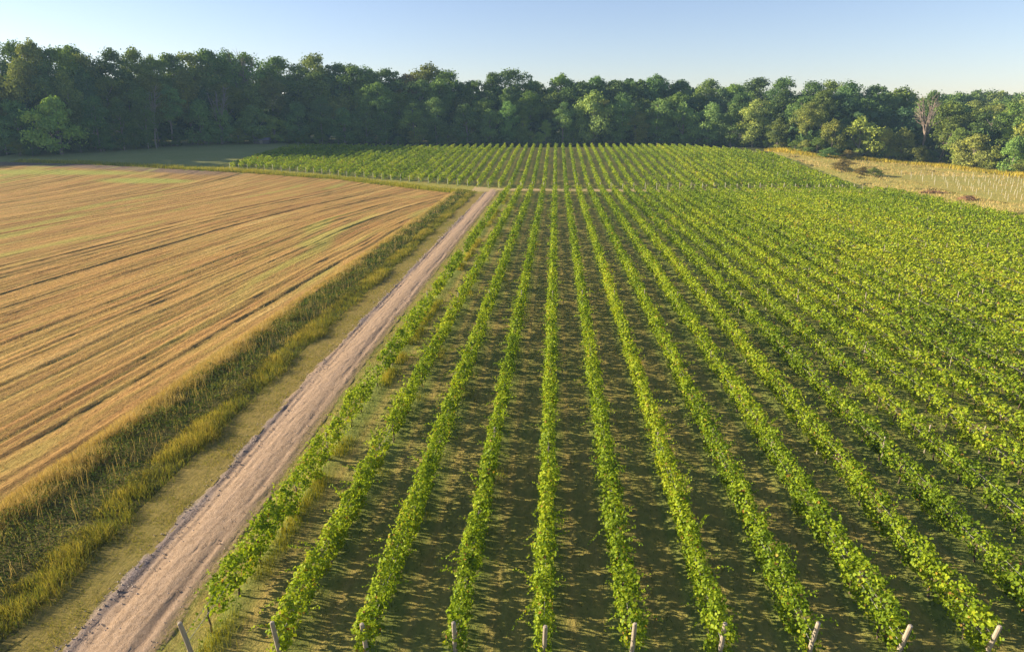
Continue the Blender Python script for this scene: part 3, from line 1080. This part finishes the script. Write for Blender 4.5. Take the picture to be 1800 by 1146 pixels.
def tree(name, x, y, h, w, kind, tint, label, group, cat="tree", light=1.):
    near = [k for k in KINDS[kind] if (k[2] < 15) == (h / w < 1.4)] or KINDS[kind]
    cm, tm, hh0, ww0 = near[random.randrange(len(near))]
    root = empty(name, (x, y, float(terr(x, y)) - .05), label=label, category=cat, group=group)
    root.scale = (w / ww0, w / ww0, h / hh0)
    root.rotation_euler = (random.uniform(-.03, .03), random.uniform(-.03, .03), random.uniform(0, 6.28))
    c = put("crown", cm, None, root)
    b = TINT[tint]
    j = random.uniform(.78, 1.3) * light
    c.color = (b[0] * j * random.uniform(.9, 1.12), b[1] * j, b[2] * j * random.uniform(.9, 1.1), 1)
    put("trunk", tm, None, root)
    return root


FRONT=[(-186.7,235.3,17.8,11.9,'full2','d'),(-172.5,235.8,19.2,17,'full','g'),(-163.8,244.2,19.8,10.2,'full2','d'),(-158.1,249.7,18.7,10.4,'full','d'),(-152.3,255.2,22.5,9.3,'full2','d'),(-148.8,266.2,22.4,12.4,'tall2','d'),(-140.7,272.9,17.2,13.6,'full','d'),(-134,277.2,14,10.1,'full2','d'),(-123.9,283.6,15,14,'full','d'),(-116.8,288.2,10.7,10.9,'full','g'),(-107.1,289.4,16.4,10.5,'full2','d'),(-97.7,290.5,20,9.5,'full2','d'),(-88.2,291.5,14.6,11.9,'full','d'),(-79.3,292.6,20.1,11,'full','d'),(-71.2,293.6,20.5,11,'full2','d'),(-59.2,294.4,17.7,11,'full','g'),(-50.1,294.7,20,11.5,'full2','d'),(-37.2,295,16.4,12.9,'full','d'),(-27.4,295.3,14.6,11,'full','d'),(-19.6,295.6,18.4,8.6,'full2','d'),(-13.7,295.7,15,8.1,'spire','g'),(-4.3,296,10.5,8.1,'spire','g'),(2.6,296.3,18.1,11,'full','d'),(15.3,296.7,21.6,15.7,'full','o'),(27.1,297.2,18.9,11.9,'full2','d'),(33,297.4,16,9.5,'full','o'),(42.1,297.8,19.4,11.9,'full2','d'),(52.6,297.7,17.1,11.8,'full','d'),(62.1,294.1,18,10.7,'full2','d'),(70.4,291,17.1,10.6,'full','d'),(78.3,287.9,19.3,11.4,'full2','o'),(85.3,278.3,12.3,9.2,'lone','o'),(92.1,267.3,18.1,10.1,'tall2','o'),(98.9,260.2,12.8,8.2,'full2','o'),(108.5,260.1,14.5,12.7,'full','y'),(117.2,259.7,11.6,8.2,'full','y'),(122.7,259,11.7,8.9,'full2','o'),(136.1,256.4,14.7,8,'tall2','o'),(136.3,248.8,13.6,7,'full2','o'),(138.6,242.1,11.4,12.5,'full','y'),(141.3,236.8,7.1,6.3,'full','y'),(143.6,229.9,11.3,8.9,'full','g'),(145.9,220.3,11.1,8.6,'full','g')]
MID=[(-203.6,241.9,21.6,11.6,'round','d'),(-196.4,244.2,25.9,13.2,'tall2','o'),(-186.7,243.5,31.9,12.2,'tall','o'),(-179.2,244.2,29.9,9.8,'tall2','d'),(-173.1,244.9,28,11.6,'full','o'),(-170.4,251.9,28.1,10.9,'round','b'),(-165.1,256.6,25.2,13.5,'tall2','o'),(-160.8,260.9,25.6,13.2,'full2','d'),(-153.4,263.9,26.8,12.6,'tall','o'),(-151.3,271.4,22.8,12.3,'tall','o'),(-145.9,275.8,28,10.5,'round','o'),(-141.7,279.6,22,11.8,'full2','b'),(-135.6,285.7,24.5,13.1,'round','o'),(-128.6,292.6,23.6,15.6,'full','o'),(-119.3,295.8,27.2,12.9,'round','o'),(-111.9,296.9,21.7,11.9,'full','d'),(-101.9,299.6,28.8,14.4,'tall2','g'),(-91.9,298.2,19.3,15.9,'round','o'),(-84.1,299.2,21.6,14.6,'full2','g'),(-75.9,300.7,24.9,14.7,'tall','g'),(-66.8,300.2,21.9,12.5,'full2','g'),(-58.6,305.3,26.2,15.2,'tall','d'),(-50.2,304.5,26.5,12.4,'tall2','g'),(-40.4,305.6,19,13.1,'full2','o'),(-30.7,301.7,18.8,11.1,'tall2','g'),(-20.5,301.6,23.5,11.2,'full','d'),(-11.4,303.1,21.9,11.4,'tall','g'),(-0.9,306.7,20.6,14.2,'tall','o'),(8.9,307.3,15.9,12.3,'tall2','g'),(19.1,305.5,19.1,11.9,'round','o'),(28.6,307.2,20.2,16.2,'tall','d'),(36,308.3,18.6,13.6,'tall2','o'),(43.2,305.8,17.8,13.4,'round','o'),(51,305.1,20.8,11.7,'tall2','g'),(63.6,315.1,16.9,11.1,'full','g'),(70.3,312.5,22.7,15.6,'full','b'),(76.9,306.1,20.6,11.5,'round','d'),(85.7,308.3,17.1,13.6,'tall2','d'),(90.1,291.2,22.2,10.1,'round','d'),(94.6,279.9,20,12.1,'tall','d'),(99.8,275.8,23.1,9.7,'tall','g'),(107.6,277.2,22.7,12.1,'tall2','b'),(116.6,280.6,22.1,10.4,'full2','d'),(123.1,279.3,18.1,12.6,'full2','d'),(130.1,275.3,18.6,13.3,'tall','b'),(139.9,263.9,22,11.9,'tall','g'),(146.2,259.6,19.2,11.7,'tall2','o'),(146,248.6,19.7,12.5,'full2','d'),(152.2,247.6,21.7,9.5,'tall','g'),(152.1,236.4,16.7,10.7,'round','o')]
SKY=[(-206.6,253.5,36.3,15.1,'broad','d'),(-196.6,251.3,37.6,13.3,'tall','g'),(-185.5,248.2,37.6,13.2,'tall2','y'),(-178.8,252,35.5,13.6,'broad','g'),(-180.4,261.2,36.8,16.5,'tall','g'),(-172.4,257.8,34.1,14,'broad','o'),(-167.2,263.5,35.4,16.5,'tall','d'),(-163.7,272.3,36,15,'tall','g'),(-159.7,277.1,33.3,15.3,'tall2','g'),(-156.8,285,34.2,17.9,'round','g'),(-148.4,289.2,35.8,18.8,'broad','y'),(-143.9,292.6,36,20,'round','g'),(-138.7,299.1,37.1,15.9,'round','d'),(-130.8,299.2,35.6,17.7,'tall','g'),(-123.2,310.2,34.5,20.6,'round','g'),(-113.6,310.7,31.9,18.8,'tall','g'),(-106.4,313,36.2,18.8,'tall','y'),(-97.9,313,32.8,19.8,'tall2','d'),(-90.7,309.9,32.1,21.1,'tall2','g'),(-82.9,311.4,31.7,16.5,'round','g'),(-72.8,310.6,30.8,18.1,'tall2','d'),(-65,310.8,29,18.1,'tall','r'),(-56.6,317.7,33.7,19.4,'round','y'),(-48.5,316.7,30.3,21.8,'tall','g'),(-36.7,312.4,26.8,14.8,'broad','g'),(-28.6,312.9,29.1,13.7,'round','d'),(-19,317.1,30.9,18.7,'broad','d'),(-8.1,320.5,26.2,17.4,'broad','g'),(1.9,315.8,28.6,15.7,'tall2','g'),(10,313.1,25.9,18.5,'tall','d'),(17.3,315.8,28.4,14.2,'broad','d'),(25.3,313.9,26.4,16.6,'tall','d'),(34.4,318.8,25.5,17,'broad','d'),(43.5,316.9,28.3,14.2,'tall2','d'),(53.6,318.2,26,14.1,'round','d'),(70.2,335.9,26.8,18.8,'tall','g'),(77.3,319.2,24.7,15.4,'tall','g'),(89.5,329.3,27.2,19.1,'round','d'),(95.3,312.8,27.6,15,'broad','d'),(104.7,305.4,26.8,16,'tall','d'),(112.2,302.2,27.8,14.7,'tall','o'),(117.2,295.1,28.2,15.9,'round','d'),(127.1,293.4,27.3,15.6,'tall2','d'),(138.1,300.2,27.4,17.3,'round','g'),(142.4,281.8,25.8,12.8,'tall','d'),(202.2,374.1,19.5,20.3,'round','g'),(215.5,380.3,20.8,20.6,'tall2','d'),(220.5,371.6,20.7,16.5,'tall2','o'),(225.5,364.6,20.4,15.5,'tall2','d'),(220.1,340.5,21.6,18.9,'tall','g')]
SLOPE=[(128.2,327.1,17.6,15.2,'round','o'),(115.6,293.1,16.3,11.5,'round','g'),(146.1,360.4,20.9,12,'tall','g'),(123.7,303.6,18.2,13.2,'round','y'),(137.5,327.4,19.7,12.1,'tall','o'),(137.5,304.6,18.3,11.4,'round','o'),(134.6,296.5,18.4,13.4,'broad','o'),(138,299.6,18.8,11.9,'round','o'),(173.7,356.3,17.3,12,'broad','g'),(151.6,307.2,18.9,12.9,'broad','g'),(157,317,20.2,11.8,'round','o'),(173.1,343.5,18.4,12.5,'broad','y'),(158.5,313.3,18.1,12.1,'tall','g'),(151.9,297.7,17.5,10.6,'broad','o'),(151.7,283.4,19.8,10.3,'tall','g'),(165.1,307.4,18.7,12.3,'broad','g'),(159.3,287.5,17.7,11.1,'round','g'),(156.5,281.7,18.9,12.4,'tall','g'),(181.1,320.1,20.6,12.7,'round','o'),(165,283.9,20.1,12.2,'round','o'),(167.1,287.4,20,11.8,'tall','y'),(188.8,322,20.6,10.5,'tall','o'),(166.7,279.2,20.8,12.5,'round','o'),(164.7,271.4,18,11.5,'tall','o'),(200.9,322.9,20.9,13.6,'broad','o'),(193.7,309.2,19.9,11.2,'broad','o')]


SPECIAL = {(-172, 235): "bright green bushy tree standing out in front of the wood by the stubble field",
           (85, 278): "small round olive tree on a bare trunk at the meadow's upper corner"}
for i, (x, y, h, w, kind, tint) in enumerate(FRONT):
    lab = "%s leafy tree, %s along the foot of the wood counted from the stubble field" % (WORDS[tint], ordinal(i + 1))
    lab = SPECIAL.get((int(x), int(y)), lab)
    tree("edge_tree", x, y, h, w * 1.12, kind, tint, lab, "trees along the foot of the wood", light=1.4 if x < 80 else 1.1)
for i, (x, y, h, w, kind, tint) in enumerate(MID):
    lab = "%s tree, %s in the wood's middle rank counted from the stubble field" % (WORDS[tint], ordinal(i + 1))
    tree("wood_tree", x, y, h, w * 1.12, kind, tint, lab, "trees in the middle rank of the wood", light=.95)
for i, (x, y, h, w, kind, tint) in enumerate(SKY):
    lab = "tall %s tree, %s crown along the wood's skyline from the stubble side" % (WORDS[tint], ordinal(i + 1))
    tree("skyline_tree", x, y, h, w * .98, kind, tint, lab, "tall trees along the skyline of the wood")
for i, (x, y, h, w, kind, tint) in enumerate(SLOPE):
    lab = "%s tree on the wooded slope behind the meadow, %s counted from the vineyard" % (WORDS[tint], ordinal(i + 1))
    tree("slope_tree", x, y, h, w * 1.15, kind, tint, lab, "trees on the wooded slope behind the meadow")

# shrubs under the trees, along the foot of the wood
E = np.array(EDGE)
L = np.r_[0, np.cumsum(np.hypot(*np.diff(E, axis=0).T))]
i = 0
s = 8.
while s < L[-1] - 4:
    x, y = float(np.interp(s, L, E[:, 0])), float(np.interp(s, L, E[:, 1]))
    rr_ = math.hypot(x, y)
    b = random.uniform(-1.5, 2.5)
    h = random.uniform(2.6, 6.5)
    i += 1
    tint = random.choice('dddgo' if x < 80 else 'googy')
    tree("edge_shrub", x + x / rr_ * b, y + y / rr_ * b, h, h * random.uniform(1.1, 1.7), random.choice(['full', 'full2']), tint,
         "low %s shrub, %s along the foot of the wood from the stubble side" % (WORDS[tint], ordinal(i)), "shrubs at the foot of the wood", "shrub")
    s += random.uniform(5., 8.)

tree("edge_shrub", 126.8, 254.0, 6.5, 7.0, 'full', 'o', "olive shrub hiding the foot of the bleached dead tree", "shrubs at the foot of the wood", "shrub")
for x, y, h, w, tint, lab in [(86.5, 217.1, 3.4, 8.0, 'r', "wide brownish bush at the corner of the far vines"),
                              (88.9, 208.6, 2.4, 4.2, 'r', "small brown bush between the wide brownish bush and the young vines"),
                              (91.3, 206.6, 2.4, 4.4, 'o', "small olive bush nearest the staked young vines"),
                              (95.5, 252., 3.6, 7., 'd', "dark low bush at the upper corner of the meadow"),
                              (102.0, 253., 3.2, 6., 'r', "reddish low bush at the upper edge of the meadow")]:
    tree("meadow_bush", x, y, h, w, 'full', tint, lab, "bushes on the golden meadow", "bush")


# dead and bare trees
def bare_parts(seed, h, spread, n_main=7, twigs=9, r0=.42):
    r = np.random.default_rng(seed)
    zt = np.linspace(-.3, h * .5, 6)
    wob = np.cumsum(r.normal(0, .14, (6, 2)), 0)
    P = np.c_[wob - wob[1], zt]
    trunk = tube(P, np.linspace(r0, r0 * .62, 6), 8)
    out = []
    for i in range(n_main):
        z0 = h * r.uniform(.26, .5) if i > 1 else h * .49
        s = np.array([np.interp(z0, zt, P[:, 0]), np.interp(z0, zt, P[:, 1]), z0])
        a = i * 2.4 + r.uniform(-.5, .5)
        L_ = (h - z0) * r.uniform(.65, 1.0)
        k = 6
        t = np.linspace(0, 1, k)
        d = np.array([math.cos(a), math.sin(a), 0]) * spread * r.uniform(.5, 1.)
        Q = s + d * (t ** .8)[:, None] + np.array([0, 0, 1]) * (L_ * t ** 1.15)[:, None] + np.cumsum(r.normal(0, .16, (k, 3)), 0) * np.array([1, 1, .3])
        Q[0] = s
        parts = [tube(Q, np.linspace(r0 * .55, .05, k), 6)]
        for j in range(twigs):
            u = r.uniform(.25, .98)
            b = np.array([np.interp(u, t, Q[:, c]) for c in range(3)])
            dv = np.array([math.cos(a + r.normal() * 1.2), math.sin(a + r.normal() * 1.2), r.uniform(.4, 1.6)])
            ln = r.uniform(.1, .22) * h * (1.1 - .5 * u)
            e = b + dv / np.linalg.norm(dv) * ln
            m = (b + e) / 2 + r.normal(0, .15, 3)
            parts.append(tube(np.array([b, m, e]), [.10, .065, .025], 4))
        out.append(merge(parts))
    return trunk, out


def bare_tree(name, x, y, h, spread, seed, label, mat, **kw):
    root = empty(name, (x, y, float(terr(x, y))), label=label, category="dead tree", group="bare trees in the wood")
    tr, br = bare_parts(seed, h, spread, **kw)
    put("trunk", quads_to_mesh("trunk", *tr), mat, root)
    for b in br:
        put("branch", quads_to_mesh("branch", *b), mat, root)
    return root


bare_tree("dead_tree", 129.5, 258.0, 24.0, 3.6, 1, "tall bleached dead tree with upswept bare branches behind the meadow", M['bare'], n_main=10, twigs=10, r0=.4)
b = bare_tree("dead_tree", 133.8, 254.5, 12.0, 1.6, 2, "thin pale leaning bare trunk beside the bleached dead tree", M['bare'], n_main=4, twigs=5, r0=.26)
b.rotation_euler = (0, .16, 0)
bare_tree("dead_tree", -130.5, 296.0, 37.5, 5., 3, "bare twiggy crown poking above the skyline near the lawn's end", M['bare'], n_main=8, twigs=12, r0=.36)
bare_tree("dead_tree", -134.0, 276.0, 22.0, 4., 5, "slender grey bare tree among the trees behind the lawn", M['bark'], n_main=7, twigs=9, r0=.28)
bare_tree("dead_tree", -150.5, 257.0, 23.0, 4.5, 6, "forked grey bare tree at the lawn's shaded corner", M['bark'], n_main=7, twigs=9, r0=.3)

# the dense rest of the wood, one mass behind the trees that can be told apart
r = np.random.default_rng(900)
Vs, Fs, Av, n = [], [], [], 0
lo = [crown_data(k, 940 + j, 240, 2.25, 40) for j, k in enumerate(['tall', 'round', 'broad', 'full', 'full2', 'tall2'])]
spots = []
for j in range(170):
    s = r.uniform(0, L[-1])
    x, y = float(np.interp(s, L, E[:, 0])), float(np.interp(s, L, E[:, 1]))
    b = r.uniform(14, 75)
    rd = math.hypot(x, y)
    spots.append((x + x / rd * b, y + y / rd * b, r.uniform(17, 24) + (3 if x < 60 else -3)))
for j in range(110):
    s = r.uniform(0, L[-1])
    x, y = float(np.interp(s, L, E[:, 0])), float(np.interp(s, L, E[:, 1]))
    bk = r.uniform(4, 26)
    rd = math.hypot(x, y)
    spots.append((x + x / rd * bk, y + y / rd * bk, r.uniform(7, 13)))
for j in range(60):
    spots.append((r.uniform(120, 330), r.uniform(330, 470), r.uniform(15, 20)))
for j in range(46):
    spots.append((r.uniform(-300, -205), r.uniform(232, 330), r.uniform(22, 30)))
for j in range(24):
    spots.append((r.uniform(-270, -194), r.uniform(217, 238), r.uniform(26, 36)))
for j in range(26):
    spots.append((r.uniform(150, 215), r.uniform(200, 300), r.uniform(14, 20)))
for (x, y, h) in spots:
    P, N, sz, var, C = lo[r.integers(len(lo))]
    a = r.uniform(0, 6.28)
    R = np.array([[math.cos(a), -math.sin(a), 0], [math.sin(a), math.cos(a), 0], [0, 0, 1]])
    Q = (P * np.array([1.15, 1.15, h / H0])) @ R.T + np.array([x, y, float(terr(x, y))])
    V, F, kf = leaves_quad(Q, N @ R.T, sz, r, .3, .9)
    Vs.append(V)
    Fs.append(F + n)
    Av.append(np.repeat(np.clip(var + r.normal(0, .1), 0, 1), kf))
    n += len(V)
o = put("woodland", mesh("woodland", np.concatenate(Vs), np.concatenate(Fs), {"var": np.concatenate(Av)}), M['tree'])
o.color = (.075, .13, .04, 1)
o["kind"], o["label"], o["category"] = "stuff", "dense green mass of the wood behind its front trees", "woodland"

# ------------------------------------------------------------------ small things
# low shed at the end of the lawn
sx, sy = -120.5, 283.5
root = empty("shed", (sx, sy, float(terr(sx, sy)) - .05), label="low dark shed with a dull purple roof at the wood's edge", category="shed")
root.rotation_euler = (0, 0, .1)


def boxm(name, x0, x1, y0, y1, z0, z1):
    V = [(x0, y0, z0), (x1, y0, z0), (x1, y1, z0), (x0, y1, z0), (x0, y0, z1), (x1, y0, z1), (x1, y1, z1), (x0, y1, z1)]
    F = [(0, 3, 2, 1), (4, 5, 6, 7), (0, 1, 5, 4), (1, 2, 6, 5), (2, 3, 7, 6), (3, 0, 4, 7)]
    me = bpy.data.meshes.new(name)
    me.from_pydata(V, [], F)
    return me


put("wall", boxm("wall", -3.0, 3.0, -1.6, 1.6, 0, 1.5), M['shed_wall'], root)
me = bpy.data.meshes.new("roof")
yy, zz, tk = 1.95, 1.42, .08
V = []
for xx in (-3.35, 3.35):
    V += [(xx, -yy, zz), (xx, 0, 2.35), (xx, yy, zz), (xx, yy, zz + tk), (xx, 0, 2.35 + tk), (xx, -yy, zz + tk)]
F = [(0, 1, 7, 6), (1, 2, 8, 7), (2, 3, 9, 8), (3, 4, 10, 9), (4, 5, 11, 10), (5, 0, 6, 11), (0, 5, 4, 1), (1, 4, 3, 2), (6, 7, 10, 11), (7, 8, 9, 10)]
me.from_pydata(V, [], F)
put("roof", me, M['shed_roof'], root)
put("door", boxm("door", -.6, .6, -1.66, -1.61, .02, 1.38), M['bark'], root)

# stakes in the young plot
ST = [post_mesh("stake", 1.6, .038, 300 + i, 6) for i in range(3)]
for me in ST:
    ring(me, M['stake'])
rowi = 0
for xr in np.arange(99.5, 142, 2.86):
    rowi += 1
    j = 0
    for yr in np.arange(152, 212, 6.2):
        if xr > .70 * yr + 3:
            continue
        j += 1
        o = put("vine_stake", ST[random.randrange(3)], None)
        o["label"] = "pale stake in the young vines, %s row from the meadow bushes, %s in its row" % (ordinal(rowi), ordinal(j))
        o["category"] = "stake"
        o["group"] = "pale stakes of the young vine plot"
        px, py = xr + random.uniform(-.12, .12), yr + random.uniform(-.5, .5)
        o.location = (px, py, float(terr(px, py)) + .1)
        o.rotation_euler = (random.uniform(-.06, .06), random.uniform(-.06, .06), 0)
        o.scale = (1, 1, random.uniform(.8, 1.1))


# brush piles on the meadow
def brush(name, x, y, lx, ly, h, label, seed):
    r = np.random.default_rng(seed)
    parts = []
    for i in range(150):
        a = r.uniform(0, 6.28)
        rad = math.sqrt(r.uniform(0, 1))
        c = np.array([math.cos(a) * rad * lx, math.sin(a) * rad * ly, r.uniform(0, 1) * h * (1 - rad * .75)])
        d = np.array([r.normal(), r.normal(), r.normal() * .35])
        d /= np.linalg.norm(d)
        ln = r.uniform(.3, 1.0)
        parts.append(tube(np.array([c - d * ln, c + r.normal(0, .08, 3), c + d * ln]), [.07, .06, .02], 4))
    # an earthy core under the sticks
    t1 = np.linspace(0, 6.283, 18, endpoint=False)
    ringv = [[(math.cos(t) * lx * s * (1 + .12 * math.sin(3 * t + seed)), math.sin(t) * ly * s, z) for t in t1] for s, z in ((1.05, -.1), (.85, h * .45), (.45, h * .8), (.05, h * .92))]
    V = np.array(ringv).reshape(-1, 3)
    F = [(i * 18 + j, i * 18 + (j + 1) % 18, (i + 1) * 18 + (j + 1) % 18, (i + 1) * 18 + j) for i in range(3) for j in range(18)]
    parts.append((V, np.array(F)))
    V, F = merge(parts)
    o = put(name, quads_to_mesh(name, V, F, smooth=False), M['brush'])
    o.location = (x, y, float(terr(x, y)))
    o["label"], o["category"] = label, "brush pile"


t = NT("brush_wood")
M['brush'] = t.surface(t.ramp(t.noise(1.5, 5), [(.3, (.13, .07, .035)), (.7, (.28, .16, .08))]), .95)
brush("brush_pile", 92.3, 160.9, 1.9, 1.2, 1.1, "compact dark brown brush pile at the edge of the young vines", 61)
brush("brush_pile", 91.7, 174.2, 3.0, 1.3, .6, "long flat brown heap of cuttings on the meadow", 62)

# ------------------------------------------------------------------ haze
me = boxm("haze", -420, 460, -40, 560, -1.2, 48)
t = NT("haze_air")
pv = t.n("ShaderNodeVolumePrincipled")
pv.inputs["Color"].default_value = (.45, .72, 1.0, 1)
pv.inputs["Density"].default_value = .00018
pv.inputs["Anisotropy"].default_value = 0.
t.l(pv.outputs[0], t.out.inputs["Volume"])
o = put("haze", me, t.m)
o["kind"], o["label"] = "stuff", "thin blue morning haze over the whole place"
